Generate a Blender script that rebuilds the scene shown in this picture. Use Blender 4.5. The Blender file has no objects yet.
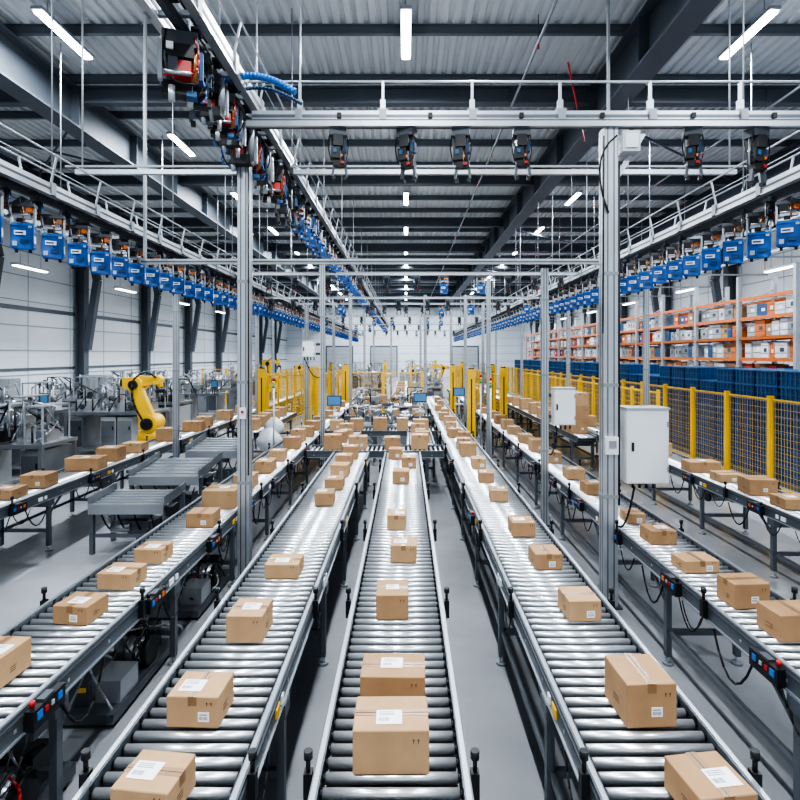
import bpy, bmesh, math, random
from mathutils import Vector, Matrix
random.seed(7)
R=random.random
def U(a,b): return a+(b-a)*random.random()
CAMH=2.95; F=560.0; HC=2.05; CT=0.9

# ------------------------------------------------------------ materials
MATS={}
def mat(name,col,rough=0.5,metal=0.0,noise=0.0,nscale=8.0,emit=0.0,bump=0.0,bscale=40,stretch=None):
    m=bpy.data.materials.new(name); m.use_nodes=True
    nt=m.node_tree; b=nt.nodes['Principled BSDF']
    b.inputs['Base Color'].default_value=(*col,1); b.inputs['Roughness'].default_value=rough
    b.inputs['Metallic'].default_value=metal
    if emit>0:
        b.inputs['Emission Color'].default_value=(*col,1); b.inputs['Emission Strength'].default_value=emit
    if noise>0 or bump>0:
        tc=nt.nodes.new('ShaderNodeTexCoord'); mp=nt.nodes.new('ShaderNodeMapping')
        nt.links.new(tc.outputs['Object'],mp.inputs['Vector'])
        if stretch: mp.inputs['Scale'].default_value=stretch
    if noise>0:
        n=nt.nodes.new('ShaderNodeTexNoise'); n.inputs['Scale'].default_value=nscale; n.inputs['Detail'].default_value=5
        nt.links.new(mp.outputs['Vector'],n.inputs['Vector'])
        r=nt.nodes.new('ShaderNodeValToRGB')
        r.color_ramp.elements[0].position=0.3; r.color_ramp.elements[1].position=0.7
        r.color_ramp.elements[0].color=(*[c*(1-noise) for c in col],1)
        r.color_ramp.elements[1].color=(*[min(1,c*(1+noise)) for c in col],1)
        nt.links.new(n.outputs['Fac'],r.inputs['Fac']); nt.links.new(r.outputs['Color'],b.inputs['Base Color'])
    if bump>0:
        n2=nt.nodes.new('ShaderNodeTexNoise'); n2.inputs['Scale'].default_value=bscale
        nt.links.new(mp.outputs['Vector'],n2.inputs['Vector'])
        bp=nt.nodes.new('ShaderNodeBump'); bp.inputs['Strength'].default_value=bump; bp.inputs['Distance'].default_value=0.01
        nt.links.new(n2.outputs['Fac'],bp.inputs['Height']); nt.links.new(bp.outputs['Normal'],b.inputs['Normal'])
    MATS[name]=m
mat('kraft',(0.39,0.23,0.115),0.75,noise=0.09,nscale=6)
mat('kraft_b',(0.46,0.285,0.15),0.75,noise=0.09,nscale=6)
mat('kraft_edge',(0.13,0.07,0.035),0.8)
mat('tape',(0.27,0.15,0.07),0.28)
mat('label',(0.85,0.86,0.88),0.5)
mat('ink',(0.03,0.03,0.035),0.6)
mat('print',(0.09,0.05,0.03),0.7)
mat('roller',(0.74,0.76,0.78),0.28,0.82,noise=0.08,nscale=5)
mat('alu',(0.50,0.53,0.56),0.36,0.65,noise=0.08,nscale=3)
mat('alu_top',(0.42,0.45,0.48),0.36,0.7)
mat('alu_dark',(0.10,0.11,0.125),0.5,0.5)
mat('rail_steel',(0.13,0.148,0.17),0.4,0.5,noise=0.12,nscale=3)
mat('leg_steel',(0.12,0.135,0.155),0.42,0.5)
mat('girder',(0.10,0.117,0.14),0.5,0.15,noise=0.1,nscale=1)
mat('purlin',(0.13,0.15,0.175),0.5,0.2)
mat('pan_gap_shade',(0.008,0.009,0.011),0.9)  # near-black: shade between the rollers put into the underside guard's colour
mat('black',(0.010,0.011,0.013),0.45)
mat('rubber',(0.014,0.014,0.016),0.8)
mat('yellow',(0.82,0.49,0.02),0.4,noise=0.04,nscale=3)
mat('orange',(0.66,0.17,0.035),0.45)
mat('red',(0.42,0.02,0.018),0.4)
mat('copper',(0.45,0.20,0.09),0.3,0.9)
mat('blue',(0.014,0.10,0.36),0.4,noise=0.35,nscale=9)
mat('blue_bright',(0.02,0.16,0.50),0.35)
mat('navy',(0.010,0.055,0.15),0.5,noise=0.25,nscale=4)
mat('navy2',(0.017,0.095,0.24),0.5)
mat('white',(0.76,0.78,0.80),0.4)
mat('grey',(0.29,0.31,0.335),0.4,0.3,noise=0.08,nscale=2)
mat('lgrey',(0.46,0.49,0.515),0.4,0.3,noise=0.06,nscale=2)
mat('steel',(0.42,0.44,0.47),0.28,0.85,noise=0.15,nscale=2)
mat('wrap',(0.66,0.69,0.72),0.25,noise=0.12,nscale=6)
mat('wall',(0.76,0.81,0.86),0.55,noise=0.02,nscale=1)
mat('wall_seam',(0.36,0.41,0.46),0.6)
mat('deck',(0.66,0.69,0.72),0.55,0.0,noise=0.05,nscale=1)
mat('lamp',(0.90,0.95,1.0),0.4,emit=22)
mat('lamp_low',(0.90,0.95,1.0),0.4,emit=9)
mat('screen',(0.06,0.16,0.30),0.3,emit=.45)
mat('led_blue',(0.05,0.3,1.0),0.3,emit=1.5)
mat('green',(0.05,0.4,0.12),0.4)
mat('floor',(0.30,0.31,0.33),0.24,noise=0.16,nscale=0.9,bump=0.04,bscale=6)

# ------------------------------------------------------------ mesh builder
class MB:
    def __init__(s): s.v=[];s.f=[];s.m=[];s.s=[];s.names=[]
    def mi(s,n):
        if n not in s.names: s.names.append(n)
        return s.names.index(n)
    def faces(s,vs,fs,mt,smooth=False):
        o=len(s.v); k=s.mi(mt)
        s.v+= [tuple(v) for v in vs]
        for i,f in enumerate(fs):
            s.f.append(tuple(o+j for j in f)); s.m.append(k)
            s.s.append(smooth[i] if isinstance(smooth,list) else smooth)
    def box(s,c,d,mt,M=None):
        x,y,z=c;a,b,e=d[0]/2,d[1]/2,d[2]/2
        vs=[Vector((i*a,j*b,k*e)) for k in(-1,1) for j in(-1,1) for i in(-1,1)]
        if M is not None: vs=[M@v for v in vs]
        vs=[(v[0]+x,v[1]+y,v[2]+z) for v in vs]
        s.faces(vs,[(0,2,3,1),(4,5,7,6),(0,1,5,4),(2,6,7,3),(0,4,6,2),(1,3,7,5)],mt)
    def bb(s,x0,x1,y0,y1,z0,z1,mt):
        s.box(((x0+x1)/2,(y0+y1)/2,(z0+z1)/2),(abs(x1-x0),abs(y1-y0),abs(z1-z0)),mt)
    def cyl(s,p0,p1,r,mt,n=8,r1=None,caps=True):
        p0=Vector(p0);p1=Vector(p1); r1=r if r1 is None else r1
        d=(p1-p0)
        if d.length<1e-6: return
        d.normalize()
        up=Vector((0,0,1)) if abs(d.z)<0.9 else Vector((1,0,0))
        a=d.cross(up).normalized(); b=d.cross(a)
        vs=[]
        for p,rr in((p0,r),(p1,r1)):
            for i in range(n):
                t=2*math.pi*i/n; vs.append(p+a*rr*math.cos(t)+b*rr*math.sin(t))
        fs=[(i,(i+1)%n,n+(i+1)%n,n+i) for i in range(n)]; sm=[True]*n
        if caps: fs+=[tuple(range(n))[::-1],tuple(range(n,2*n))]; sm+=[False,False]
        s.faces(vs,fs,mt,sm)
    def tube(s,pts,r,mt,n=6):
        for a,b in zip(pts[:-1],pts[1:]): s.cyl(a,b,r,mt,n,caps=True)
    def hose(s,p0,p1,sag,r,mt,k=7,side=0.0):
        p0=Vector(p0);p1=Vector(p1);pts=[]
        for i in range(k+1):
            t=i/k; q=p0.lerp(p1,t); w=4*t*(1-t); q.z-=sag*w; q.x+=side*w; pts.append(q)
        s.tube(pts,r,mt)
    def beam(s,p0,p1,w,h,mt,w1=None,h1=None):
        p0=Vector(p0);p1=Vector(p1); w1=w if w1 is None else w1; h1=h if h1 is None else h1
        d=(p1-p0).normalized(); up=Vector((0,0,1)) if abs(d.z)<0.95 else Vector((0,1,0))
        a=d.cross(up).normalized(); b=a.cross(d)
        vs=[]
        for p,ww,hh in((p0,w,h),(p1,w1,h1)):
            for i,j in((-1,-1),(1,-1),(1,1),(-1,1)): vs.append(p+a*ww/2*i+b*hh/2*j)
        s.faces(vs,[(3,2,1,0),(4,5,6,7),(0,1,5,4),(1,2,6,5),(2,3,7,6),(3,0,4,7)],mt)
    def add(s,o,loc=(0,0,0),rz=0,sc=1,):
        M=Matrix.Translation(loc)@Matrix.Rotation(rz,4,'Z')@Matrix.Scale(sc,4)
        b=len(s.v); s.v+=[tuple(M@Vector(v)) for v in o.v]
        mp=[s.mi(n) for n in o.names]
        s.f+=[tuple(b+j for j in f) for f in o.f]; s.m+=[mp[k] for k in o.m]; s.s+=o.s
    def obj(s,name,loc=(0,0,0),rz=0,origin=None,parent=None):
        me=bpy.data.meshes.new(name)
        vs=s.v
        if origin is not None:
            ox,oy,oz=origin; vs=[(v[0]-ox,v[1]-oy,v[2]-oz) for v in vs]; loc=origin
        me.from_pydata(vs,[],s.f)
        for n in s.names: me.materials.append(MATS[n])
        me.polygons.foreach_set('material_index',s.m); me.polygons.foreach_set('use_smooth',s.s)
        me.update()
        ob=bpy.data.objects.new(name,me); bpy.context.scene.collection.objects.link(ob)
        ob.location=loc; ob.rotation_euler=(0,0,rz)
        if parent: ob.parent=parent
        return ob

# ------------------------------------------------------------ shell
XW=16.2; YB=76.0; Y0=-6.0; ZC=9.9
b=MB(); b.bb(-XW-.3,XW+.3,Y0,YB+.3,-.2,0,'floor')
b.obj('floor')
for side,sx in(('left',-1),('right',1)):
    b=MB(); b.bb(sx*XW,sx*(XW+.3),Y0,YB,0,ZC+.4,'wall')
    for k in range(1,10): b.bb(sx*(XW-.03),sx*XW,Y0,YB,k*1.05-.02,k*1.05+.02,'wall_seam')
    b.bb(sx*(XW-.06),sx*XW,Y0,YB,4.85,5.02,'purlin')
    b.bb(sx*(XW-.06),sx*XW,Y0,YB,2.3,2.4,'purlin')
    for k in range(0,28): b.bb(sx*(XW-.015),sx*XW,Y0+k*3-.015,Y0+k*3+.015,0,ZC,'wall_seam')
    b.obj('wall_'+side)
b=MB(); b.bb(-XW,XW,YB,YB+.3,0,ZC+.4,'wall')
for k in range(1,10): b.bb(-XW,XW,YB-.03,YB,k*1.05-.02,k*1.05+.02,'wall_seam')
b.obj('wall_back')
for sx,nm in((-1,'left'),(1,'right')):
    b=MB(); b.bb(sx*(XW-.05),sx*XW,Y0,YB,0,.25,'purlin'); b.obj('baseboard_'+nm)
for i,(xx,ww) in enumerate(((-9,3.4),(-3,3.4),(8,3.4))):
    b=MB(); b.bb(xx-ww/2-.15,xx+ww/2+.15,YB-.17,YB-.05,0,4.2,'girder'); b.bb(xx-ww/2,xx+ww/2,YB-.22,YB-.17,0,4,'lgrey')
    for k in range(8): b.bb(xx-ww/2,xx+ww/2,YB-.24,YB-.22,k*.5,k*.5+.04,'grey')
    b.obj('door_%d'%(i+1))
b=MB(); vs=[];P=[]
x=-XW-.3
while x<XW+.3:
    P+=[(x,ZC),(x+.11,ZC),(x+.14,ZC+.06),(x+.22,ZC+.06),(x+.25,ZC)]; x+=.25
for (xx,zz) in P: vs+=[(xx,Y0,zz),(xx,YB+.3,zz)]
fs=[(2*i,2*i+1,2*i+3,2*i+2) for i in range(len(P)-1)]
b.faces(vs,fs,'deck'); b.bb(-XW-.3,XW+.3,Y0,YB+.3,ZC+.12,ZC+.3,'deck')
b.obj('ceiling')
def ibeam_y(b,x,y0,y1,zb,zt,w,mt,t=.05):
    b.bb(x-w/2,x+w/2,y0,y1,zb,zb+t,mt); b.bb(x-w/2,x+w/2,y0,y1,zt-t,zt,mt); b.bb(x-.03,x+.03,y0,y1,zb+t,zt-t,mt)
def ibeam_x(b,y,x0,x1,zb,zt,w,mt,t=.04):
    b.bb(x0,x1,y-w/2,y+w/2,zb,zb+t,mt); b.bb(x0,x1,y-w/2,y+w/2,zt-t,zt,mt); b.bb(x0,x1,y-.02,y+.02,zb+t,zt-t,mt)
b=MB(); y=-5
while y<YB:
    ibeam_x(b,y,-XW,XW,ZC-.2,ZC,.10,'purlin',.02); y+=2.1
b.obj('roof_purlins')
b=MB()
for xx in(-8.4,4.8): 
    ibeam_y(b,xx,Y0,YB,8.62,9.64,.5,'girder')
    y=-4
    while y<YB: b.bb(xx-.24,xx+.24,y-.015,y+.015,8.67,9.6,'girder'); y+=3.0
ibeam_y(b,12.4,Y0,YB,8.9,9.64,.35,'girder'); ibeam_y(b,-13.6,Y0,YB,8.9,9.64,.35,'girder')
b.obj('roof_girders')
b=MB(); y=7.4
while y<YB:
    ibeam_x(b,y,-XW,XW,9.25,9.68,.24,'girder')
    for sx in(-1,1):
        b.beam((sx*XW,y,7.4),(sx*13.6,y,9.1),.2,.25,'girder')
    y+=6.7
b.obj('roof_rafters')
b=MB()
for y in(14.5,27.9,41): 
    b.cyl((-13.6,y,9.3),(-8.4,y+6,9.3),.035,'girder'); b.cyl((-8.4,y,9.3),(-13.6,y+6,9.3),.035,'girder')
    b.cyl((4.8,y,9.3),(12,y+6,9.3),.035,'girder')
b.obj('roof_cross_bracing')
b=MB()
for xx in(-4.1,2.6,9.0):
    b.cyl((xx,Y0+.1,9.08),(xx,YB-.3,9.08),.03,'grey',6)
    y=8
    while y<60: b.cyl((xx,y,9.08),(xx,y,9.64),.010,'alu_dark',5); b.cyl((xx,y,9.08),(xx,y,8.96),.02,'red',5); y+=3
b.cyl((3.3,11.4,8.9),(4.3,13.5,8.1),.02,'red',6)
b.obj('sprinkler_pipe')
for i,y in enumerate([14,20.7,27.4,34.1,40.8,47.5,54.2,60.9,67.6]):
    for sx in(-1,1):
        b=MB(); xx=sx*(XW-.35)
        b.bb(xx-.22,xx-.18,y-.2,y+.2,0,9.1,'girder');b.bb(xx+.18,xx+.22,y-.2,y+.2,0,9.1,'girder');b.bb(xx-.18,xx+.18,y-.02,y+.02,0,9.1,'girder')
        b.box((xx,y,.02),(.5,.6,.04),'girder')
        b.beam((xx-sx*.25,y,3.2),(xx-sx*.75,y,6.6),.3,.3,'girder'); b.beam((xx-sx*.75,y,6.6),(xx-sx*.3,y,8.6),.3,.3,'girder')
        b.obj('steel_column',origin=(xx,y,0))

# ------------------------------------------------------------ lamps
def lamp(x,y,z,l,mt,en,sz,top):
    b=MB(); b.bb(x-.11,x+.11,y-l/2-.05,y+l/2+.05,z,z+.07,'lgrey'); b.bb(x-.085,x+.085,y-l/2,y+l/2,z-.035,z-.002,mt)
    for yy in(y-l/3,y+l/3): b.cyl((x,yy,z+.07),(x,yy,top),.012,'alu',5)
    b.obj('linear_ceiling_lamp',origin=(x,y,z))
    ld=bpy.data.lights.new('lamp_light','AREA'); ld.shape='RECTANGLE'; ld.size=sz; ld.size_y=l; ld.energy=en; ld.color=(.89,.95,1.0)
    lo=bpy.data.objects.new('ceiling_lamp_light',ld); lo.location=(x,y,z-.06); bpy.context.scene.collection.objects.link(lo)
for i in range(-1,11):
    y=11.5+6.0*(i)
    for x in(-7.0,0,7.0): lamp(x,y,9.5,1.7,'lamp',400,.3,ZC)
for y in(19.4,26,32.6,39.2,46):
    for x in(-13,13): lamp(x,y,5.95,1.6,'lamp_low',80,.3,ZC)
for x in(-7,0,7):
    lamp(x,-.5,9.5,1.7,'lamp',460,.3,ZC)

# ------------------------------------------------------------ conveyors
def conveyor(name,xc,y0,y1,w,h=CT,pitch=.1,ctrl='R',leg=1.8,rz=0,loc=None,detail=True,mods=None):
    b=MB(); hw=w/2
    for sx in(-1,1):
        X=sx*hw
        b.bb(X-.02,X+.02,y0,y1,h-.13,h+.018,'rail_steel')
        b.bb(X-.012,X+.012,y0,y1,h+.018,h+.024,'alu_top')
        b.bb(X+sx*.02,X+sx*.032,y0,y1,h-.13,h-.118,'alu_top'); b.bb(X+sx*.02,X+sx*.026,y0,y1,h-.03,h-.01,'alu_dark')
        y=y0+.25
        while y<min(y1,12): b.box((X-sx*.022,y,h+.005),(.004,.03,.02),'black'); b.box((X+sx*.021,y,h-.07),(.004,.02,.02),'alu'); y+=.5
    b.bb(-hw+.03,hw-.03,y0,y1,h-.125,h-.11,'pan_gap_shade')  # underside sheet added so the roller gaps look shaded against the floor
    y=y0+.05; k=0
    while y<y1:
        n=12 if y<9 else 8
        b.cyl((-hw+.035,y,h-.028),(hw-.035,y,h-.028),.0262,'roller',n)
        b.cyl((-hw+.02,y,h-.028),(-hw+.035,y,h-.028),.018,'black',6); b.cyl((hw-.035,y,h-.028),(hw-.02,y,h-.028),.018,'black',6)
        y+=pitch
    y=y0+.35
    while y<y1:
        for sx in(-1,1):
            X=sx*(hw+.0)
            b.bb(X-.025,X+.025,y-.03,y+.03,.08,h-.13,'leg_steel')
            b.cyl((X,y,0),(X,y,.08),.018,'alu',8); b.cyl((X,y,0),(X,y,.025),.05,'grey',10)
            b.bb(X-.04,X+.04,y-.07,y+.07,h-.22,h-.13,'leg_steel')
            b.beam((X,y,h-.35),(X,y+.3,h-.14),.025,.025,'leg_steel')
        b.bb(-hw,hw,y-.02,y+.02,.28,.33,'leg_steel'); b.bb(-hw,hw,y-.025,y+.025,h-.24,h-.18,'leg_steel')
        y+=leg
    b.bb(-hw-.005,-hw+.03,y0,y1,.285,.325,'leg_steel') if detail else None
    if detail:
        if mods:
            y,st=mods; k=0
            while y<min(y1,22):
                sx=1 if ctrl=='R' else -1
                X=sx*(hw+.05)
                b.box((X,y,h-.065),(.06,.30,.12),'black'); b.box((X,y,h-.0),(.05,.1,.02),'alu_dark')
                b.box((X+sx*.032,y-.10,h-.05),(.01,.045,.045),'blue_bright'); b.box((X+sx*.032,y-.04,h-.05),(.01,.03,.03),'red')
                b.box((X+sx*.032,y+.02,h-.05),(.01,.025,.025),'lgrey'); b.box((X+sx*.032,y+.09,h-.05),(.01,.04,.04),'blue_bright' if k%3==0 else 'orange')
                b.cyl((X,y-.12,h+.005),(X,y-.12,h+.04),.016,'red' if k%3==0 else 'black',8)
                b.hose((X,y+.15,h-.12),(X-sx*.05,y+.75,h-.18),.28,.009,'rubber')
                b.hose((X,y-.15,h-.12),(X-sx*.02,y-.5,h-.15),.2,.007,'rubber')
                y+=st; k+=1
        y=2.72 if y0<2 else y0+1.2; k=0
        while y<min(y1,20):
            for sx in(-1,1):
                X=sx*(hw+.045)
                b.box((X,y,h-.04),(.04,.05,.14),'black'); b.cyl((X,y,h+.03),(X,y,h+.09),.012,'black',6); b.cyl((X,y,h+.09),(X,y,h+.13),.022,'black',8)
                b.hose((X,y,h-.1),(X-sx*.02,y+.4,h-.15),.18,.006,'rubber')
                b.box((X-sx*.02,y+.62,h-.07),(.012,.09,.055),'yellow' if (k%2==0) else 'label'); b.box((X-sx*.02,y+.74,h-.07),(.012,.05,.05),'label')
            y+=1.9; k+=1
        y=y0+2.2
        while y<min(y1,16):
            b.cyl((-.22,y,h-.3),(.12,y,h-.3),.075,'grey',12); b.box((.18,y,h-.28),(.12,.16,.2),'leg_steel'); b.cyl((-.26,y,h-.3),(-.22,y,h-.3),.08,'black',12)
            b.bb(-.2,.1,y-.05,y+.05,h-.24,h-.11,'leg_steel')
            y+=3.6
    return b.obj(name,loc=loc if loc else (xc,0,0),rz=rz)
C=[(-5.75,4.5,34,.72,'R',(5.8,1.9)),(-2.58,1.4,24,.72,'R',(3.37,1.47)),(-1.15,1.4,11.75,.72,'R',None),(-.07,1.4,11.75,.72,'L',None),(1.28,1.4,28,.74,'L',(7.3,3.5)),(2.83,1.4,34,.66,'L',(3.8,1.38)),(5.25,3.5,40,.72,'L',(5.9,1.85))]
for (x,a,e,w,cc,mo) in C: conveyor('roller_conveyor',x,a,e,w,ctrl=cc,mods=mo)
for (xc,y,L) in((-.65,12.25,2.9),(-.7,15.4,3.0),(-.6,19.0,2.9),(-.7,24.0,3.0)):
    conveyor('transfer_conveyor',0,-L/2,L/2,.75,rz=math.pi/2,loc=(xc,y,0),detail=False,leg=1.3)
conveyor('roller_conveyor',-.3,27.6,44,.8,detail=False); conveyor('roller_conveyor',-4.25,15,20,.7,detail=False)
conveyor('roller_conveyor',4.52,14,36,.5,detail=False)
conveyor('belt_infeed_conveyor',.35,12.75,14.9,.6,detail=False); conveyor('belt_infeed_conveyor',-1.5,12.75,14.9,.6,detail=False)

# ------------------------------------------------------------ cartons
def carton(x,y,w,d,h,z=CT,rot=None,lab=None,mt=None):
    b=MB(); mt=mt or random.choice(['kraft','kraft_b'])
    z=z+.0005
    bm=bmesh.new(); bmesh.ops.create_cube(bm,size=1); bmesh.ops.scale(bm,vec=(w,d,h),verts=bm.verts)
    bmesh.ops.bevel(bm,geom=bm.edges[:],offset=.004,segments=1,affect='EDGES')
    bm.verts.ensure_lookup_table()
    b.faces([(v.co.x,v.co.y,v.co.z+h/2) for v in bm.verts],[tuple(q.index for q in f.verts) for f in bm.faces],mt); bm.free()
    e=.0012
    ax=R()<.4
    if ax:
        b.bb(-.025,.025,-d/2-e,d/2+e,h-.05,h+e,'tape') ; b.bb(-.0015,.0015,-d/2,d/2,h,h+e*1.8,'kraft_edge')
    else:
        b.bb(-w/2-e,w/2+e,-.025,.025,h-.05,h+e,'tape'); b.bb(-w/2,w/2,-.0015,.0015,h,h+e*1.8,'kraft_edge')
    if ax: b.bb(-w/2+.004,w/2-.004,-d/2-.0006,-d/2,.0,.003,'kraft_edge')
    lab=lab or random.choice(['top','top','top','top','front'])
    if lab in('top','both'):
        lx=U(-.05,.05); ly=U(-.04,.02); lw,ll=(.13,.11) if w>.25 else (.10,.09)
        b.bb(lx-lw/2,lx+lw/2,ly-ll/2,ly+ll/2,h+e,h+e*2.2,'label')
        for k in range(9): b.bb(lx-lw*.4+k*.006,lx-lw*.4+k*.006+random.choice([.002,.003]),ly-ll*.3,ly-ll*.05,h+e*2.2,h+e*2.6,'ink')
        for k in range(3): b.bb(lx-lw*.4,lx+lw*.2,ly+ll*.12+k*.012,ly+ll*.12+k*.012+.003,h+e*2.2,h+e*2.6,'ink')
    if lab in('front','both'):
        lx=U(.02,w*.22); lz=h*.36; lw,lh=.062,.052
        b.bb(lx-lw/2,lx+lw/2,-d/2-e*2,-d/2,lz-lh/2,lz+lh/2,'label')
        for k in range(7): b.bb(lx-lw*.38+k*.007,lx-lw*.38+k*.007+.003,-d/2-e*2.5,-d/2-e*2,lz-lh*.3,lz+lh*.05,'ink')
        b.bb(lx-lw*.38,lx+lw*.3,-d/2-e*2.5,-d/2-e*2,lz+lh*.2,lz+lh*.28,'ink')
    px=w*.36
    for k in(0,1):
        xx=px-k*.024
        if xx>-w/2+.02:
            b.bb(xx-.0015,xx+.0015,-d/2-e,-d/2,h*.7,h*.7+.014,'print')
            b.faces([(xx-.006,-d/2-e,h*.7+.014),(xx+.006,-d/2-e,h*.7+.014),(xx,-d/2-e,h*.7+.025)],[(0,1,2)],'print')
    for k in range(3): b.bb(-w/2-e,-w/2,-.05,U(-.02,.03),h*.3+k*.014,h*.3+k*.014+.004,'print'); b.bb(w/2,w/2+e,-.05,U(-.02,.03),h*.3+k*.014,h*.3+k*.014+.004,'print')
    rot=U(-.06,.06) if rot is None else rot
    return b.obj('cardboard_box',loc=(x,y+d/2,z),rz=rot)
def Y(py): return F*HC/(py-355)
# centre
carton(-.075,Y(775),.375,.28,.215,lab='top',rot=.01); carton(-.075,Y(712),.375,.26,.20,lab='top',rot=-.02)
carton(-.11,Y(620),.25,.30,.19,lab='top',rot=.02); carton(-.02,Y(563),.26,.28,.17,rot=-.03); carton(-.11,Y(530),.22,.28,.17); carton(-.08,Y(484),.26,.3,.2); carton(.05,10.1,.26,.3,.2); carton(-.2,11.0,.28,.3,.2)
# left inner
carton(-1.15,Y(826),.27,.25,.15,rot=-.12,lab='top'); carton(-1.17,Y(728),.29,.25,.17,rot=-.04,lab='both'); carton(-1.15,Y(643),.26,.30,.19,rot=-.02,lab='top')
carton(-1.14,Y(579),.31,.28,.13,lab='top'); carton(-1.12,Y(506),.26,.3,.17); carton(-1.1,8.5,.28,.32,.16); carton(-1.12,9.4,.3,.3,.2); carton(-1.15,10.3,.3,.3,.2); carton(-1.1,11.0,.3,.3,.25)
# left
carton(-2.62,Y(690),.28,.28,.19,rot=-.04); carton(-2.54,Y(625),.28,.26,.14,rot=-.12,lab='both'); carton(-2.54,Y(590),.31,.27,.14,rot=-.08,lab='top'); carton(-2.53,Y(564),.27,.26,.14,rot=-.05)
carton(-2.45,Y(528),.32,.28,.17); carton(-2.5,Y(509),.44,.38,.24); carton(-2.5,8.6,.32,.3,.2); carton(-2.48,9.7,.3,.4,.2); carton(-2.5,10.8,.3,.3,.2); carton(-2.5,12.2,.35,.3,.25);carton(-2.5,14,.35,.3,.25)
for yy in(13.1,15.2,16.4,18,20,22): carton(-2.55,yy,U(.28,.4),.35,U(.2,.3))
# far left line
for yy,w,h in((7.9,.36,.14),(8.6,.38,.20),(9.9,.58,.22),(10.75,.4,.26),(11.7,.42,.2),(13.3,.4,.3),(15.0,.5,.26),(15.8,.4,.3),(17.6,.45,.3),(19.5,.4,.3),(22,.4,.3)): carton(-5.75,yy,w,.36,h)
# right inner
carton(1.375,Y(832),.27,.27,.15,rot=.13,lab='top'); carton(1.345,Y(728),.28,.31,.24,rot=.05,lab='front'); carton(1.37,Y(622),.25,.28,.16,rot=.05,lab='front'); carton(1.36,Y(570),.26,.28,.15,rot=.04,lab='front')
carton(1.33,Y(537),.26,.28,.16); carton(1.31,Y(502),.25,.28,.16); carton(1.3,Y(483),.24,.3,.16); carton(1.32,Y(469),.25,.3,.18)
for yy in(11.3,12.2,13.0,13.9,15.2,16.3,17.5,19,20.5,22,24): carton(1.28+U(-.1,.1),yy,U(.25,.34),.3,U(.18,.28))
# right
carton(2.83,Y(642),.34,.25,.19,rot=.06); carton(2.79,Y(609),.30,.24,.20,rot=.06,lab='front'); carton(2.78,Y(573),.34,.25,.11,rot=.08); carton(2.78,Y(545),.28,.28,.15,rot=.05)
carton(2.80,Y(524),.22,.26,.12); carton(2.78,8.2,.28,.3,.16); carton(2.8,9.2,.3,.3,.17); carton(2.8,10.6,.3,.35,.2)
for yy in(11.8,13,14.4,15.3,16.6,18,19.6,21,23): carton(2.8,yy,.3,.35,U(.18,.3))
for yy,w,h in((7.4,.40,.14),(8.15,.40,.23),(8.98,.34,.13),(9.75,.54,.18),(11.4,.4,.25),(12.0,.4,.22),(13.8,.4,.3),(16,.45,.3),(18.5,.4,.3),(21,.4,.3)): carton(5.22,yy,w,.34,h)
for x,yy in((-1.6,12.1),(-1.05,12.1),(-.3,12.1),(.3,12.15),(-1.9,15.2),(-1.35,15.2),(-.7,15.2),(-.1,15.2),(.4,15.2),(-1.7,18.8),(-1.1,18.8),(-.4,18.8),(.4,18.8),(-1.6,23.8),(-1,23.8),(-.3,23.8),(.3,23.8)): carton(x,yy,U(.3,.42),.35,U(.2,.34))
for x in(.35,-1.5):
    for yy in(13.0,13.7,14.4): carton(x+U(-.05,.05),yy,U(.25,.36),.3,U(.18,.28))
for yy in(15.2,16,16.8,17.6,18.6): carton(-4.25,yy,.4,.4,.3); 
for yy in(28.5,29.7,31,33,35,37): carton(-.3,yy,.45,.4,.3)
for yy in(17,18.2,19.4,21,22.5,24): carton(4.52,yy,.4,.4,U(.25,.4))
for k in range(3):
    for j in range(2): carton(4.52+U(-.02,.02),14.6+j*.6,.45,.5,.35,z=CT+k*.352)

# ------------------------------------------------------------ posts
def post(x,y,top,w=.14,base=True,name='aluminium_support_post'):
    b=MB(); b.bb(x-w/2,x+w/2,y-w/2,y+w/2,0.02,top,'alu')
    for o in(-w*.22,w*.22):
        b.bb(x+o-.007,x+o+.007,y-w/2-.002,y-w/2,.02,top,'rail_steel'); b.bb(x-w/2-.002,x-w/2,y+o-.007,y+o+.007,.02,top,'rail_steel'); b.bb(x+w/2,x+w/2+.002,y+o-.007,y+o+.007,.02,top,'rail_steel')
    b.box((x,y,.01),(w*1.5,w*1.5,.02),'alu_dark')
    for z in(1.3,2.6,3.9): 
        if z<top: b.box((x,y,z),(w+.012,w+.012,.04),'grey')
    return b
b=post(-2.10,7.3,5.98,.15); b.box((-2.10,7.21,2.2),(.08,.04,.14),'white'); b.box((-2.1,7.18,2.22),(.03,.02,.03),'red'); b.tube([(-2.03,7.21,5.9),(-2.03,7.21,1.4)],.009,'rubber')
b.obj('aluminium_support_post',origin=(-2.10,7.3,0))
b=post(2.385,6.6,5.6,.165)
b.box((2.385,6.5,1.9),(.14,.07,.2),'white'); b.box((2.385,6.46,1.92),(.08,.02,.08),'grey')
b.box((2.6,6.55,5.42),(.2,.2,.24),'lgrey'); b.box((2.6,6.44,5.42),(.14,.02,.16),'white'); b.beam((2.46,6.6,5.0),(2.8,6.6,5.56),.05,.05,'alu')
b.hose((2.45,6.5,5.5),(2.35,6.5,4.6),-.1,.012,'rubber',side=-.15); b.tube([(2.48,6.52,5.2),(2.48,6.52,1.2)],.012,'rubber'); b.tube([(2.30,6.51,5.5),(2.29,6.51,3.2)],.009,'rubber')
b.obj('aluminium_support_post',origin=(2.385,6.6,0))
b=post(2.4,9.7,4.45,.11); b.obj('aluminium_support_post',origin=(2.4,9.7,0))
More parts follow.
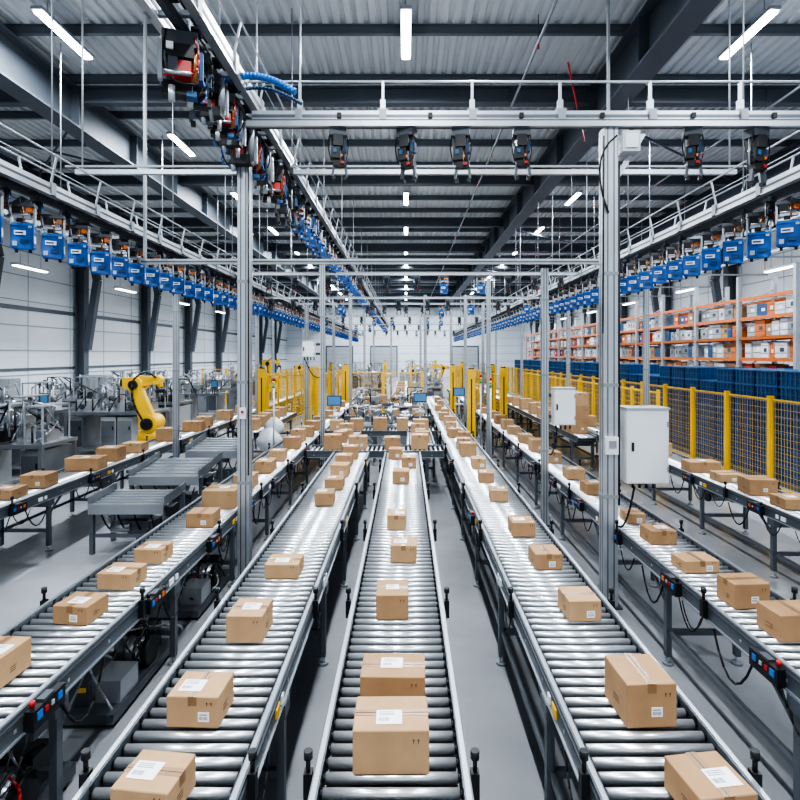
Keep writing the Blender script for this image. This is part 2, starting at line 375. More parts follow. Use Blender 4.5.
for x,y,t in((-2.08,14,5.95),(-2.08,21,5.95),(-2.08,28,5.95),(-2.08,36,5.95),(2.33,15.8,5.1),(2.33,22,5.3),(2.33,29,5.3),(5.79,13.5,5.1),(5.79,20,5.1),(5.79,28,5.1),(5.79,36,5.1),(-5.05,12.3,4.9),(-5.05,19,4.9),(-6.4,27,5.1),(-6.4,35,5.1),(.72,21,5.2),(.78,30,5.2),(-.9,34,5.2),(3.3,24,5.2),(-3.1,24,5.2),(-3.1,17.5,4.5)):
    post(x,y,t,.11).obj('aluminium_support_post',origin=(x,y,0))

# ------------------------------------------------------------ overhead rails
def rail(x,z,y0,y1,sep=.36,hh=.15,name='overhead_sorter_rail',guard=.38):
    b=MB()
    for sx in(-1,1):
        X=x+sx*sep/2
        b.bb(X-.025,X+.025,y0,y1,z,z+hh,'alu'); b.bb(X+sx*.025,X+sx*.029,y0,y1,z+hh*.4,z+hh*.6,'alu_dark'); b.bb(X-sx*.025,X-sx*.029,y0,y1,z+hh*.4,z+hh*.6,'alu_dark')
        b.bb(X-.045,X+.045,y0,y1,z-.015,z,'alu')
        y=y0+.2
        while y<y1:
            b.beam((X,y,z+hh),(X+sx*.08,y,z+hh+guard),.02,.03,'alu'); b.box((X+sx*.03,y,z+hh*.5),(.03,.10,hh*1.2),'grey')
            y+=1.1
        b.cyl((X+sx*.08,y0,z+hh+guard),(X+sx*.08,y1,z+hh+guard),.014,'alu',6)
        b.cyl((X+sx*.05,y0,z+hh+guard*.5),(X+sx*.05,y1,z+hh+guard*.5),.008,'alu',6)
    y=y0+.3
    while y<y1:
        b.bb(x-sep/2,x+sep/2,y-.025,y+.025,z+.03,z+.08,'grey'); 
        b.box((x+.1,y+.2,z+.0),(.08,.1,.07),'black'); y+=.55
    b.bb(x-.03,x+.03,y0,y1,z-.07,z+.03,'alu_dark')
    b.bb(x+.06,x+.14,y0,y1,z+.1,z+.13,'black'); 
    b.cyl((x-.1,y0,z+.13),(x-.1,y1,z+.13),.015,'blue_bright',6)
    y=y0+.9
    while y<y1:
        b.cyl((x-.12,y,z+hh),(x-.12,y,9.64),.012,'grey',5); y+=4.2
    return b.obj(name)
rail(-2.08,6.0,1.5,62,.40,.2); 
rail(-5.0,5.12,3,62); rail(5.0,5.12,3,62)

def gripper_red(sc=1):
    g=MB()
    g.box((0,0,-.1),(.26,.2,.12),'alu_dark'); g.box((0,0,-.2),(.2,.24,.1),'black')
    g.cyl((-.12,.02,-.05),(-.12,.02,-.42),.035,'grey',8); g.cyl((.1,-.04,-.1),(.1,-.04,-.4),.03,'copper',8)
    g.box((.02,-.05,-.33),(.12,.12,.12),'red'); g.box((-.03,.04,-.44),(.22,.12,.1),'black'); g.box((.08,-.02,-.5),(.07,.10,.04),'navy2')
    g.cyl((-.06,-.08,-.46),(-.06,-.08,-.58),.025,'alu',8); g.cyl((.06,.06,-.46),(.06,.06,-.56),.025,'alu',8)
    g.box((-.14,-.09,-.28),(.03,.05,.3),'alu'); g.box((.14,.05,-.25),(.04,.12,.22),'navy2'); g.box((-.05,-.1,-.3),(.07,.03,.14),'alu_dark')
    g.box((-.07,-.13,-.18),(.05,.02,.05),'label'); g.cyl((-.1,-.13,-.38),(.08,-.13,-.38),.018,'steel',8)
    g.hose((-.1,-.1,-.05),(.1,-.12,-.45),.12,.010,'rubber',side=-.1); g.hose((.1,-.1,-.08),(-.12,-.12,-.4),.1,.007,'red',side=.12); g.hose((0,.1,-.02),(.14,.08,-.5),.1,.007,'blue_bright',side=.1)
    g.hose((.12,-.06,-.04),(.1,-.02,-.52),0,.009,'rubber',side=.12)
    return g
def gripper_dark():
    g=MB()
    g.box((0,0,-.06),(.2,.16,.1),'alu_dark'); g.box((0,0,-.17),(.12,.18,.14),'black'); g.cyl((.06,-.02,-.1),(.06,-.02,-.4),.022,'alu_dark',8)
    g.box((-.03,-.02,-.32),(.11,.12,.14),'black'); g.box((.02,.0,-.44),(.16,.1,.07),'black'); g.box((.04,-.085,-.36),(.02,.02,.03),'orange'); g.box((.05,-.06,-.44),(.04,.03,.03),'red')
    g.cyl((-.09,0,-.12),(-.09,0,-.42),.012,'alu',6); g.box((.09,0,-.24),(.03,.08,.12),'navy'); g.box((-.04,-.084,-.3),(.04,.01,.05),'navy2')
    for sx in(-1,1): g.beam((sx*.07+.02,0,-.46),(sx*.09+.02,0,-.6),.03,.05,'alu_dark'); g.box((sx*.07+.02,0,-.62),(.04,.06,.04),'black')
    g.hose((-.08,-.06,-.04),(-.08,-.06,-.42),.0,.008,'rubber',side=-.04); g.hose((.08,-.06,-.04),(.1,-.06,-.4),0,.006,'rubber',side=.03)
    return g
def pouch(v=0):
    g=MB()
    g.box((0,0,-.06),(.28,.14,.05),'alu_dark'); g.box((-.06,0,-.13),(.10,.14,.10),'black'); g.box((.08,-.02,-.12),(.06,.08,.06),'orange' if v else 'copper'); g.cyl((.02,-.06,-.08),(.02,-.06,-.26),.016,'copper',6)
    g.box((.13,.0,-.2),(.02,.05,.24),'alu'); g.box((-.13,.0,-.2),(.02,.05,.24),'alu'); g.box((0,-.03,-.22),(.2,.08,.04),'alu'); g.cyl((-.1,-.07,-.19),(.08,-.07,-.19),.014,'steel',6)
    g.hose((-.12,-.05,-.05),(.1,-.05,-.2),.1,.008,'rubber'); g.box((-.02,-.06,-.26),(.07,.03,.05),'black')
    P=[(-.125,-.29,.04),(.125,-.29,.04),(.13,-.33,.055),(.13,-.6,.055),(.11,-.63,.03),(-.11,-.63,.03),(-.13,-.6,.055),(-.13,-.33,.055)]
    fr=[(x,-d,z) for x,z,d in P]; bk=[(x,d,z) for x,z,d in P]; n=len(P)
    g.faces(fr+bk,[tuple(range(n))[::-1],tuple(range(n,2*n))]+[(i,(i+1)%n,n+(i+1)%n,n+i) for i in range(n)],'blue')
    g.box((-.02,-.058,-.42),(.13,.006,.055),'label'); g.box((-.03,-.062,-.42),(.09,.004,.02),'navy'); g.box((.03,-.058,-.53),(.10,.006,.05),'navy'); g.box((.0,.0,-.31),(.24,.116,.03),'blue_bright')
    g.box((.09,-.056,-.34),(.04,.006,.03),'lgrey'); g.box((-.08,-.057,-.56),(.05,.006,.06),'lgrey'); g.box((.131,0,-.5),(.006,.06,.1),'label')
    g.cyl((-.08,0,-.63),(-.08,0,-.67),.02,'black',6); g.cyl((.08,0,-.63),(.08,0,-.67),.02,'black',6)
    return g
gr=gripper_red(); gd=gripper_dark(); po=pouch(); po2=pouch(1)
b=MB(); y=5.2
while y<40:
    b.add(gr if R()<(.6 if y<9 else .3) else gd,(-2.08+U(-.05,.05),y,6.0-.05),rz=random.choice([0,.3,-.4,3.1]),sc=U(.95,1.2)); y+=.40 if y<14 else .6
b.obj('overhead_gripper_carriages')
b=MB(); y=10.5
while y<60:
    b.add(po,(-2.02,y,5.78),rz=.2,sc=.85); y+=.7
b.obj('hanging_blue_totes')
for sx in(-1,1):
    b=MB(); y=3.6
    while y<58:
        b.add(po if R()<.5 else po2,(sx*5.0,y,5.0 if sx>0 else 4.96),rz=U(-.2,.2)+sx*-.35,sc=U(1.0,1.1)); 
        if y<26: b.add(gd,(sx*5.0+U(-.1,.1),y+.3,5.1),sc=.65)
        y+=.62 if y<25 else .8
    b.obj('hanging_blue_totes')
b=MB(); yb=6.6
b.bb(-1.8,6.2,yb-.07,yb+.07,5.68,5.80,'alu'); b.bb(-1.8,6.2,yb-.074,yb-.07,5.72,5.755,'rail_steel'); b.bb(-1.85,6.2,yb-.13,yb-.08,5.60,5.66,'alu'); b.bb(-1.85,6.2,yb-.12,yb+.12,5.66,5.68,'alu_dark')
b.cyl((-2.3,yb,6.17),(6.2,yb,6.17),.016,'alu',8)
for px in(300,383,472,560,650,740):
    x=(px-406)*yb/F
    b.bb(x-.014,x+.014,yb-.02,yb+.02,5.80,6.17,'alu'); b.bb(x-.06,x+.06,yb-.06,yb+.06,5.80,5.83,'grey'); b.bb(x-.03,x+.03,yb-.03,yb+.03,5.83,5.95,'alu'); b.box((x,yb-.09,5.72),(.08,.03,.16),'grey')
for px in(340,430,520,600,690,770):
    x=(px-406)*yb/F; b.box((x,yb-.085,5.74),(.05,.02,.06),'black')
for px,s in((338,.95),(407,1.0),(461,1.0),(521,.95),(692,.95),(756,1.05)):
    b.add(gd,((px-406)*yb/F,yb,5.62),sc=s,rz=U(-.5,.5))
pts=[]
for i in range(22):
    t=i/21; pts.append((-2.1+.85*t,yb-.25,6.05+.12*math.sin(t*math.pi)-.12*t))
b.tube(pts,.04,'blue_bright',10)
pts=[(p[0]+.05,p[1]+.1,p[2]-.09) for p in pts]; b.tube(pts,.02,'navy',6)
b.obj('gantry_crossbeam')
b=MB()
b.bb(-4.5,3.5,9.50,9.60,4.50,4.58,'alu'); b.bb(-4.5,3.5,9.495,9.50,4.52,4.55,'rail_steel')
for x in(-4.45,3.45): b.bb(x-.02,x+.02,9.52,9.58,4.58,9.64,'grey')
b.obj('gantry_crossbeam')
for yy,z,x0,x1 in((9.0,5.85,-5.3,-2.3),(9.0,5.85,-1.8,5.3),(15.8,5.2,-5.2,5.2),(19.5,4.9,-5.2,5.2),(25,5.2,-5.2,5.2),(33,5.2,-5.2,5.2),(42,5.2,-5.2,5.2),(52,5.2,-5.2,5.2)):
    b=MB(); b.bb(x0,x1,yy-.04,yy+.04,z,z+.07,'alu'); b.bb(x0,x1,yy-.3,yy-.27,z+.02,z+.05,'grey')
    if z<5.5:
        x=x0+.5
        while x<x1: b.add(gd if R()<.7 else po,(x,yy,z),sc=.85,rz=U(-.3,.3)); x+=U(.7,1.1)
    for x in(x0+.1,x1-.1): b.cyl((x,yy,z+.07),(x,yy,9.64),.015,'alu',5)
    b.obj('gantry_crossbeam')
for sx in(-1,1):
    b=MB(); X=sx*7.4
    for o in(-.15,.15): b.bb(X+o-.012,X+o+.012,5,60,5.5,5.58,'alu')
    y=5
    while y<60: b.bb(X-.15,X+.15,y-.015,y+.015,5.5,5.52,'alu'); y+=.5
    for k in range(4): b.cyl((X-.1+k*.06,5,5.54),(X-.1+k*.06,60,5.54),.014,random.choice(['black','blue_bright','alu_dark']),5)
    y=7
    while y<60: b.cyl((X,y,5.5),(X,y,9.64),.012,'grey',5); b.bb(min(X,sx*5.3),max(X,sx*5.3),y-.025,y+.025,5.44,5.5,'alu'); y+=5
    b.obj('overhead_cable_tray')

# ------------------------------------------------------------ electrical cabinets
def cabinet(x,y,z,w,d,h,arm):
    b=MB(); b.bb(x-w/2,x+w/2,y-d/2,y+d/2,z,z+h,'white'); b.bb(x-w/2+.015,x+w/2-.015,y-d/2-.012,y-d/2,z+.015,z+h-.015,'white')
    b.bb(x-w/2-.01,x+w/2+.01,y-d/2-.02,y+d/2+.01,z+h,z+h+.02,'lgrey')
    b.box((x-w*.38,y-d/2-.02,z+h*.5),(.025,.02,.1),'black'); 
    for k in(.2,.8): b.box((x+w*.47,y-d/2-.01,z+h*k),(.02,.02,.06),'grey')
    for zz in(z+h*.2,z+h*.8): b.bb(min(arm,x),max(arm,x),y+d/2-.03,y+d/2+.03,zz-.03,zz+.03,'alu_dark')
    for k in range(4): b.cyl((x-.12+k*.08,y,z),(x-.12+k*.08,y,z-.08),.015,'black',6)
    b.hose((x-.1,y,z-.06),(arm,y-.12,z-.5),.15,.012,'rubber')
    b.obj('electrical_cabinet',origin=(x,y,z))
cabinet(2.80,6.62,1.46,.48,.28,.86,2.47)
cabinet(2.72,9.7,1.75,.36,.22,.62,2.455)
cabinet(-2.42,14.0,2.9,.3,.22,.4,-2.14)

# ------------------------------------------------------------ fences
def fence(name,p0,p1,h=2.0,pitch=.09,mm='yellow',post_w=.07,seg=1.6,fr=.035):
    b=MB(); p0=Vector((*p0,0)); p1=Vector((*p1,0)); L=(p1-p0).length; d=(p1-p0)/L; n=max(1,round(L/seg)); s=L/n
    for i in range(n+1):
        q=p0+d*s*i; b.box((q.x,q.y,h/2+.04),(post_w,post_w,h+.08),'yellow'); b.box((q.x,q.y,.01),(.15,.15,.02),'yellow')
    for i in range(n):
        a=p0+d*(s*i+.06); e=p0+d*(s*(i+1)-.06)
        for z in(.16,h): b.beam(a+Vector((0,0,z)),e+Vector((0,0,z)),fr,fr,'yellow')
        for q in(a,e): b.beam(q+Vector((0,0,.16)),q+Vector((0,0,h)),fr,fr,'yellow')
        m=int((e-a).length/pitch)
        for k in range(1,m):
            q=a.lerp(e,k/m); b.beam(q+Vector((0,0,.16)),q+Vector((0,0,h)),.005,.005,mm)
        z=.16+.15
        while z<h: b.beam(a+Vector((0,0,z)),e+Vector((0,0,z)),.005,.005,mm); z+=.15
    return b.obj(name)
fence('yellow_safety_fence',(7.8,5.5),(7.8,46),mm='yellow',post_w=.10)
fence('yellow_safety_fence',(-5.1,20.5),(-3.3,20.5),2.2); fence('yellow_safety_fence',(-3.3,20.7),(-3.3,34),2.2)
fence('yellow_safety_fence',(-5.1,20.7),(-5.1,34),2.2); fence('yellow_safety_fence',(-3.0,27),(.8,27),2.1)
fence('yellow_safety_fence',(3.45,20),(3.45,40),2.2); fence('yellow_safety_fence',(-12,33),(-7.8,33),2.1); fence('yellow_safety_fence',(.3,37),(3.2,37),2.2)
fence('yellow_safety_fence',(-7.6,34),(-7.6,50),2.0); fence('yellow_safety_fence',(6.3,14.0),(6.3,30),2.0)
def lpost(x,y,h=2.5):
    b=MB(); b.bb(x-.12,x+.12,y-.09,y+.09,.03,h,'yellow'); b.box((x,y,.015),(.24,.3,.03),'yellow'); b.bb(x-.02,x+.02,y-.1,y-.09,.5,h-.3,'black'); b.box((x,y,h+.02),(.16,.14,.04),'black')
    b.obj('light_curtain_post',origin=(x,y,0))
for x,y in((-3.45,19.6),(2.05,17.6),(3.95,25.6),(-4.75,18.5),(2.05,24.5),(-2.8,26),(-4.0,30),(3.32,33),(-1.5,40),(2.2,42),(3.34,19.2)): lpost(x,y)

# ------------------------------------------------------------ blue container stacks
def tote():
    t=MB(); a,c,h=.6,.8,.36
    t.bb(-a/2+.02,a/2-.02,-c/2+.02,c/2-.02,0,h-.03,'navy')
    t.bb(-a/2,a/2,-c/2,c/2,h-.045,h-.01,'navy2'); t.bb(-a/2+.005,a/2-.005,-c/2+.005,c/2-.005,h*.45,h*.5,'navy2')
    for k in range(5):
        y=-c/2+.1+k*.15; t.bb(-a/2,-a/2+.02,y-.012,y+.012,.02,h-.04,'navy2')
    for k in range(4):
        x=-a/2+.1+k*.13; t.bb(x-.012,x+.012,-c/2,-c/2+.02,.02,h-.04,'navy2')
    return t
tt=tote(); y=8.0; 
while y<44:
    b=MB(); n=random.choice([6,7,7,7]) if y>9 else 6
    for k in range(n): b.add(tt,(8.75,y,.13+k*.352)); 
    for k in range(n): b.add(tt,(9.4,y,.13+k*.352))
    b.bb(8.42,9.75,y-.4,y+.4,.0,.13,'leg_steel')
    b.obj('blue_tote_stack',origin=(9.0,y,0)); y+=.86

# ------------------------------------------------------------ pallet racks
def rack(name,x0,x1,y0,y1,top,levels,bay=2.8):
    b=MB(); n=int((y1-y0)/bay)
    for i in range(n+1):
        y=y0+i*bay
        for x in(x0,x1): b.bb(x-.06,x+.06,y-.06,y+.06,0,top,'lgrey'); b.box((x,y,.01),(.2,.2,.02),'lgrey')
        z=.3
        while z<top-.8: b.beam((x0,y,z),(x1,y,z+.7),.03,.03,'lgrey'); z+=.7
    for z in levels:
        for x in(x0,x1): b.bb(x-.03,x+.03,y0,y0+n*bay,z-.10,z,'orange')
        y=y0+.3
        while y<y0+n*bay: b.bb(x0,x1,y-.04,y+.04,z,z+.015,'lgrey'); y+=.5
    for li,z in enumerate(levels[:-1]):
        gap=levels[li+1]-z-.12
        for i in range(n):
            y=y0+i*bay+.1
            while y<y0+(i+1)*bay-.35:
                w=U(.25,.6); w=min(w,y0+(i+1)*bay-.08-y); h=gap*U(.7,.98)
                mm=random.choice(['wrap','wrap','wrap','kraft_b','kraft','grey','lgrey','white','navy2','steel','lgrey','orange','red'] )
                xx=U(.06,.16)
                b.bb(x0+xx,x1-.1,y,y+w-.03,z+.015,z+h,mm)
                b.bb(x0+xx-.004,x0+xx,y+w*.2,y+w*.55,z+h*.4,z+h*.65,'label' if R()<.4 else 'alu_dark')
                b.bb(x0+xx-.004,x0+xx,y,y+w-.03,z+h*.78,z+h*.82,'tape' if mm!='wrap' else 'grey')
                b.bb(x0+xx-.004,x0+xx,y,y+w-.03,z+h*.3,z+h*.34,'alu_dark')
                y+=w
    b.obj(name,origin=(x0,y0,0))
lv=[.25,1.2,2.1,2.85,3.55,4.2,4.85]
rack('pallet_rack',11.3,12.5,16.2,55,5.6,lv); 
b=MB(); b.bb(10.9,11.05,13,56,6.0,6.07,'alu')
y=14
while y<56: b.bb(10.9,14.2,y-.03,y+.03,6.07,6.13,'alu'); b.cyl((10.95,y,6.1),(10.95,y,9.64),.015,'alu',5); b.cyl((14.1,y,6.1),(14.1,y,9.64),.015,'alu',5); y+=4
b.obj('overhead_cable_tray')
# ------------------------------------------------------------ left machinery
def machine(x,y,w,d,h,seed,name='packing_machine',scr=True):
    r=random.Random(seed); u=lambda a,c:a+(c-a)*r.random()
    b=MB(); 
    for sx in(-1,1):
        for sy in(-1,1):
            b.bb(sx*w/2-.04,sx*w/2+.04,sy*d/2-.04,sy*d/2+.04,0,h*.62,'steel'); b.cyl((sx*w/2,sy*d/2,0),(sx*w/2,sy*d/2,.03),.07,'alu_dark',8)
    b.bb(-w/2,w/2,-d/2,d/2,.18,.24,'steel'); b.bb(-w/2-.05,w/2+.05,-d/2-.05,d/2+.05,h*.58,h*.62,'steel')
    n=max(2,int(w/.42)); 
    for k in range(n):
        xx=-w/2+(k+.5)*w/n
        if r.random()<.75:
            b.bb(xx-w/n*.45,xx+w/n*.45,-d/2+.02,d/2-.02,.24,h*.55,r.choice(['grey','lgrey','steel','alu_dark']))
            b.bb(xx-w/n*.4,xx+w/n*.4,-d/2,-d/2+.02,.3,h*.5,r.choice(['grey','steel','alu_dark'])); b.box((xx+w/n*.3,-d/2-.01,h*.4),(.03,.03,.1),'black')
        zt=h*.62; c=r.random()
        if c<.25:
            b.cyl((xx,0,zt),(xx,0,zt+.25),.08,'steel',12); b.cyl((xx,0,zt+.25),(xx,0,h*.95),.08,'steel',14,r1=w/n*.45)
        elif c<.5:
            b.bb(xx-.1,xx+.1,-.15,.15,zt,h*.9,'lgrey'); b.cyl((xx,-.2,zt+.1),(xx,-.2,h*.9),.04,'steel',8); b.cyl((xx-.16,-.18,h*.8),(xx+.16,-.18,h*.8),.07,'steel',12)
        elif c<.75:
            for s1 in(-1,1):
                for s2 in(-1,1): b.bb(xx+s1*w/n*.4-.015,xx+s1*w/n*.4+.015,s2*d*.4-.015,s2*d*.4+.015,zt,h,'alu')
            b.bb(xx-w/n*.42,xx+w/n*.42,-d*.42,d*.42,h,h+.03,'grey'); b.bb(xx-.12,xx+.12,-.2,.2,zt,zt+.22,r.choice(['steel','black','grey'])); b.cyl((xx,0,zt+.22),(xx,0,h),.03,'steel',8)
        else:
            b.bb(xx-w/n*.35,xx+w/n*.35,-.25,.25,zt,zt+u(.15,.35),r.choice(['steel','grey','lgrey'])); b.cyl((xx,-.3,zt+.12),(xx,.3,zt+.12),.08,'alu_dark',10)
        b.box((xx,-d/2-.02,zt-.06),(.14,.03,.07),r.choice(['black','blue_bright','red','black']))
        b.cyl((xx-.1,-d*.3,zt),(xx-.1,-d*.3,zt+u(.1,.4)),.02,'black',6); b.hose((xx,-d*.4,zt+.05),(xx+.35,-d*.2,zt+u(.2,.5)),u(-.25,.1),.014,r.choice(['black','steel','rubber']))
    for k in range(5):
        xx=u(-w/2,w/2); z0=u(h*.6,h*.8); b.tube([(xx,-d*.35,z0),(xx,-d*.35,h*u(.9,1.08)),(xx+u(-.6,.6),-d*.2,h*1.0),(xx+u(-.6,.6),d*.3,h*.7)],.02,r.choice(['steel','alu','black','steel']))
    if scr:
        px=w/2-.1; b.bb(px-.02,px+.02,-d/2-.12,-d/2-.08,h*.5,h*.8,'alu_dark'); b.bb(px-.13,px+.13,-d/2-.16,-d/2-.1,h*.72,h*.88,'alu_dark'); b.bb(px-.1,px+.1,-d/2-.165,-d/2-.16,h*.75,h*.86,'screen')
    b.obj(name,loc=(x,y,0))
sd=1
for x,y,w,d,h in((-8.6,9.6,2.2,1.0,1.7),(-8.3,11.6,2.2,1.1,1.9),(-11.0,11.6,2.4,1.2,1.9),(-10.6,14.2,2.6,1.2,1.9),(-8.6,16.8,2.4,1.3,2.1),(-11.6,17.0,2.4,1.2,2.1),(-9.2,20,2.6,1.3,2.1),(-12.8,21.6,2.4,1.3,2.1),(-9.0,23.6,2.6,1.3,2.2),(-12.2,26,2.4,1.3,2.2),(-9.3,27.5,2.4,1.3,2.2),(-10.5,38,3,1.3,2.4),(-14,14.5,1.6,1.2,2.0),(-13.6,29.5,1.8,1.2,2.0)):
    machine(x,y,w,d,h,sd,scr=(sd%3==0)); sd+=1
for x,y,w,d,h in((-.7,17.2,1.8,.9,1.35),(.1,21.4,1.0,1.1,1.7),(-1.5,21.8,1.0,1.1,1.6),(-1.8,29.5,1.4,1.2,2.0),(1.4,29.8,.9,1.2,2.1),(1.3,33.5,1.6,1.3,2.1),(-1.9,33,1.4,1.2,2.1),(1.4,40,1.4,1.2,2.2),(-2.6,44,2,1.3,2.3),(1,48,3,1.5,2.4),(5.7,44,2.4,1.2,2.2),(-5,46,3,1.2,2.3)):
    machine(x,y,w,d,h,sd,name='sorting_station',scr=False); sd+=1
for x,y in((-13.9,17.8),(-13.2,24),(-14.6,20.2),(-11.2,8.9),(-14.5,11)):
    b=MB(); b.bb(x-.5,x+.5,y-.3,y+.3,.1,2.1,'lgrey'); b.bb(x-.5,x+.5,y-.28,y+.28,0,.1,'alu_dark')
    for k in(-1,1): b.bb(x+k*.245-.23,x+k*.245+.23,y-.32,y-.3,.15,2.05,'lgrey'); b.box((x+k*.05,y-.33,1.1),(.02,.02,.14),'black')
    b.obj('switch_cabinet',origin=(x,y,0))
def chute(x,y,w,l,z0,z1):
    b=MB(); t=.02
    for (dx,ww,zo,hh) in((0,w,0,t),(-w/2,t,.06,.14),(w/2,t,.06,.14)):
        b.beam((x+dx,y-l/2,z0+zo),(x+dx,y+l/2,z1+zo),ww,hh,'steel')
    b.bb(x-w/2,x+w/2,y-l/2-.02,y-l/2,z0-.12,z0+.03,'grey')
    for k in range(1,6):
        yy=y-l/2+l*k/6; zz=z0+(z1-z0)*k/6; b.bb(x-w/2,x+w/2,yy-.01,yy+.01,zz-.0,zz+.03,'grey')
    for sy,z in((-1,z0),(1,z1)):
        for sx in(-1,1): b.bb(x+sx*w/2-.03,x+sx*w/2+.03,y+sy*(l/2-.1)-.03,y+sy*(l/2-.1)+.03,0,z,'leg_steel')
        b.bb(x-w/2,x+w/2,y+sy*(l/2-.1)-.02,y+sy*(l/2-.1)+.02,.25,.3,'leg_steel')
    b.box((x+w/2+.05,y-l/4,z0-.1),(.08,.3,.14),'black'); b.cyl((x-.3,y,z0-.25),(x+.2,y,z0-.25),.08,'grey',12)
    b.bb(x-.03,x+.03,y-.03,y+.03,0,z0-.3,'leg_steel')
    for k in range(4): b.hose((x-w/2+.1+k*.25,y-l/2+.1,z0-.05),(x-w/2+.3+k*.2,y,z0-.3),.25,.012,'rubber')
    b.box((x+.1,y,.32),(.4,.3,.25),'alu_dark'); b.cyl((x-.35,y-.1,.35),(x-.05,y-.1,.35),.09,'steel',10)
    b.obj('sheet_metal_chute',origin=(x,y,0))
chute(-4.1,8.6,1.1,.8,.74,.78); chute(-4.15,10.2,1.2,1.2,.84,.96); chute(-4.1,12.4,1.1,1.2,.9,1.02)
def drive(x,y,s):
    r=random.Random(s); b=MB()
    b.bb(-.3,.3,-.6,.6,.04,.12,'leg_steel'); 
    for sx in(-1,1):
        for sy in(-1,1): b.cyl((sx*.25,sy*.5,0),(sx*.25,sy*.5,.05),.04,'rubber',10)
    b.bb(-.28,.05,-.5,-.1,.12,.32,'alu_dark'); b.cyl((-.25,.15,.24),(.22,.15,.24),.11,'steel',14); b.cyl((.22,.15,.24),(.27,.15,.24),.13,'black',14); b.bb(.05,.28,-.45,-.15,.12,.30,'grey')
    for k in range(5): b.cyl((-.2+k*.085,.15,.24),(-.18+k*.085,.15,.24),.125,'alu_dark',14)
    b.bb(-.2,.2,.3,.5,.12,.35,'black'); b.box((0,-.51,.26),(.06,.02,.03),'yellow'); b.cyl((-.1,-.3,.32),(-.1,-.3,.42),.05,'alu_dark',10)
    for k in range(14):
        b.hose((r.uniform(-.25,.25),r.uniform(-.5,.5),r.uniform(.3,.4)),(r.uniform(-.4,.4),r.uniform(-.7,.7),.2),r.uniform(-.2,.12),.010,r.choice(['rubber','rubber','black','rubber','grey','red']),side=r.uniform(-.2,.2))
    b.obj('conveyor_drive_unit',loc=(x,y,0))
for i,(x,y) in enumerate(((-2.6,3.3),(-2.6,5.0),(-2.6,6.8),(-3.4,7.6))): drive(x,y,i)
for x,y in((-3.3,9.7),(-3.3,11)): 
    b=MB()
    for sx in(-1,1):
        for sy in(-1,1): b.bb(x+sx*.15-.02,x+sx*.15+.02,y+sy*.15-.02,y+sy*.15+.02,0.05,.7,'leg_steel'); b.cyl((x+sx*.15,y+sy*.15,0),(x+sx*.15,y+sy*.15,.05),.03,'rubber',8)
    for z in(.2,.5): b.bb(x-.17,x+.17,y-.17,y+.17,z,z+.03,'leg_steel')
    b.bb(x-.12,x+.1,y-.1,y+.1,.23,.42,'black'); b.obj('service_trolley',origin=(x,y,0))
b=MB()
for x,y,z,s in((-3.35,13.6,.3,.33),(-3.3,14.1,.25,.28),(-3.35,13.7,.85,.32),(-3.3,14.0,1.15,.25)):
    rings=[]; n=10
    for i in range(6):
        t=i/5; rr=s*math.sin(math.pi*(.12+.8*t))*(1+.0*t); zz=z-s*.9+t*s*1.9
        rings.append([(x+rr*math.cos(a*2*math.pi/n)*U(.88,1.1),y+rr*math.sin(a*2*math.pi/n)*U(.88,1.1),max(.01,zz)) for a in range(n)])
    vs=[p for q in rings for p in q]; fs=[(i*n+a,i*n+(a+1)%n,(i+1)*n+(a+1)%n,(i+1)*n+a) for i in range(5) for a in range(n)]+[tuple(range(n))[::-1],tuple(range(5*n,6*n))]
    b.faces(vs,fs,'wrap',True)
b.obj('plastic_film_bundle',origin=(-3.3,13.9,0))

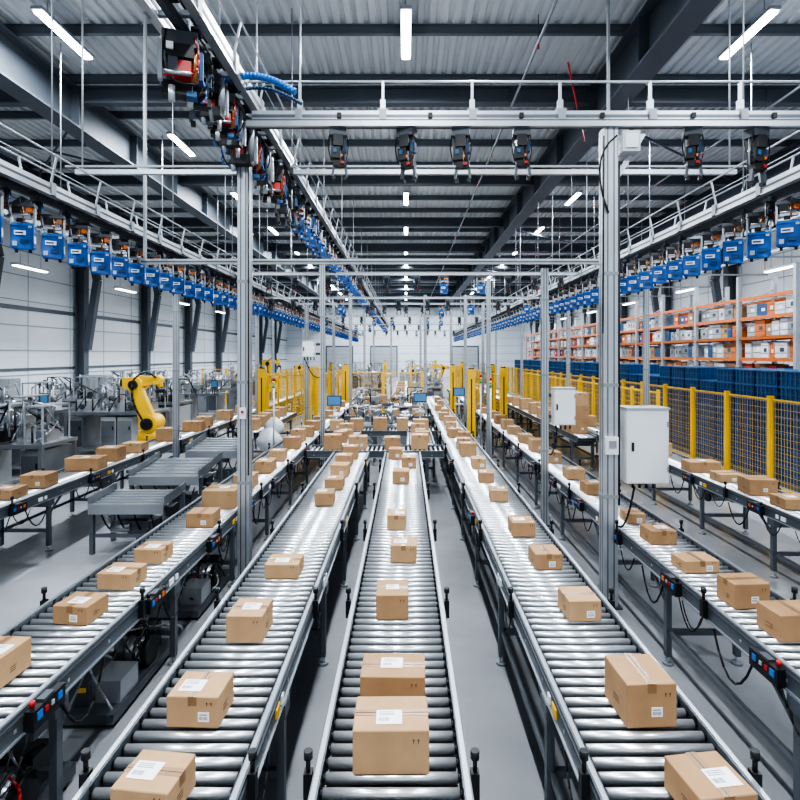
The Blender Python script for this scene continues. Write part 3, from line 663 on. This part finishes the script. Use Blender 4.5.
# ------------------------------------------------------------ robots
def robot(x,y,sc=1,mir=1,zb=.55):
    b=MB(); m=mir; Yl='yellow'
    b.box((0,0,.03),(.7,.7,.06),'alu_dark'); b.cyl((0,0,.06),(0,0,zb),.24,'alu_dark',16,r1=.2); b.box((0,0,zb+.05),(.56,.56,.12),Yl)
    b.cyl((0,0,zb+.11),(0,0,zb+.34),.26,Yl,18,r1=.22); S=Vector((m*.06,0,zb+.5))
    b.cyl(S+Vector((0,-.24,0)),S+Vector((0,.24,0)),.2,Yl,18); b.cyl(S+Vector((0,-.3,0)),S+Vector((0,-.24,0)),.13,'black',14); b.cyl(S+Vector((0,.24,0)),S+Vector((0,.36,0)),.12,'black',14)
    E=Vector((-m*.26,0,zb+1.36)); b.beam(S+Vector((0,-.12,0)),E+Vector((0,-.12,0)),.16,.34,Yl,.14,.24)
    b.cyl(E+Vector((0,-.2,0)),E+Vector((0,.2,0)),.17,Yl,18); b.cyl(E+Vector((0,-.26,0)),E+Vector((0,-.2,0)),.1,'black',12)
    b.box(E+Vector((-m*.2,.05,.03)),(.22,.26,.24),Yl); b.cyl(E+Vector((-m*.3,.05,.03)),E+Vector((-m*.38,.05,.03)),.09,'black',12)
    W=E+Vector((m*.46,0,.10)); b.beam(E+Vector((0,.02,.06)),W,.22,.26,Yl,.15,.15)
    b.cyl(W+Vector((0,-.1,0)),W+Vector((0,.1,0)),.1,Yl,14); T=W+Vector((m*.06,0,-.18)); b.cyl(W,T,.07,Yl,12); b.cyl(T,T+Vector((0,0,-.05)),.09,'alu_dark',12)
    b.box(T+Vector((0,0,-.08)),(.2,.14,.05),'black'); 
    for k in(-1,1): b.box(T+Vector((k*.08,0,-.15)),(.03,.1,.12),'alu_dark')
    b.hose(E+Vector((0,-.2,.1)),W+Vector((0,-.12,.05)),-.14,.02,'black'); b.hose(S+Vector((0,-.3,0)),E+Vector((0,-.26,0)),0,.022,'black',side=-m*.1)
    o=b.obj('industrial_robot_arm',loc=(x,y,0)); o.scale=(sc,)*3
robot(-6.6,14.4,1.15,1); robot(-5.6-1.6,30.5,1.1,1,.9); robot(2.3,38.5,1.0,-1,.7); robot(-6.9,38,1.1,1)

for x,y in((.45,17.9),(1.95,20.6),(-2.12,16.6)):
    b=MB(); b.box((x,y,.02),(.3,.3,.04),'alu_dark'); b.cyl((x,y,.04),(x,y,1.45),.03,'alu',8); b.box((x,y-.03,1.6),(.42,.06,.3),'black'); b.box((x,y-.065,1.6),(.37,.01,.25),'screen'); b.box((x,y-.1,1.15),(.3,.15,.04),'lgrey')
    b.obj('operator_terminal',origin=(x,y,0))
for x,y in((-3.0,12.7),(1.95,12.9),(2.0,15)):
    b=MB(); b.box((x,y,.02),(.2,.2,.04),'alu_dark'); b.cyl((x,y,.04),(x,y,2.2),.02,'alu',8)
    for k,c in enumerate(('green','yellow','red')): b.cyl((x,y,2.2+k*.08),(x,y,2.27+k*.08),.03,c,10)
    b.obj('signal_light_tower',origin=(x,y,0))
b=MB(); b.bb(7.72,7.745,8.9,9.25,1.05,1.5,'white'); b.bb(7.715,7.72,8.95,9.2,1.3,1.42,'yellow'); 
for k in range(3): b.bb(7.715,7.72,8.95,9.2,1.1+k*.05,1.12+k*.05,'ink')
b.obj('safety_notice_board')

# ------------------------------------------------------------ world + camera
w=bpy.data.worlds.new('World'); bpy.context.scene.world=w; w.use_nodes=True
bg=w.node_tree.nodes['Background']; bg.inputs[0].default_value=(.82,.90,1,1); bg.inputs[1].default_value=.75
cd=bpy.data.cameras.new('Camera'); cam=bpy.data.objects.new('Camera',cd); bpy.context.scene.collection.objects.link(cam)
cam.location=(0,0,CAMH); cam.rotation_euler=(math.pi/2,0,0); cd.sensor_width=36; cd.lens=F/800*36
cd.shift_y=-45/800; cd.shift_x=-6/800; cd.clip_end=300; cd.clip_start=.05
bpy.context.scene.camera=cam
try: bpy.context.scene.view_settings.look='AgX - High Contrast'
except Exception as e: print(e)
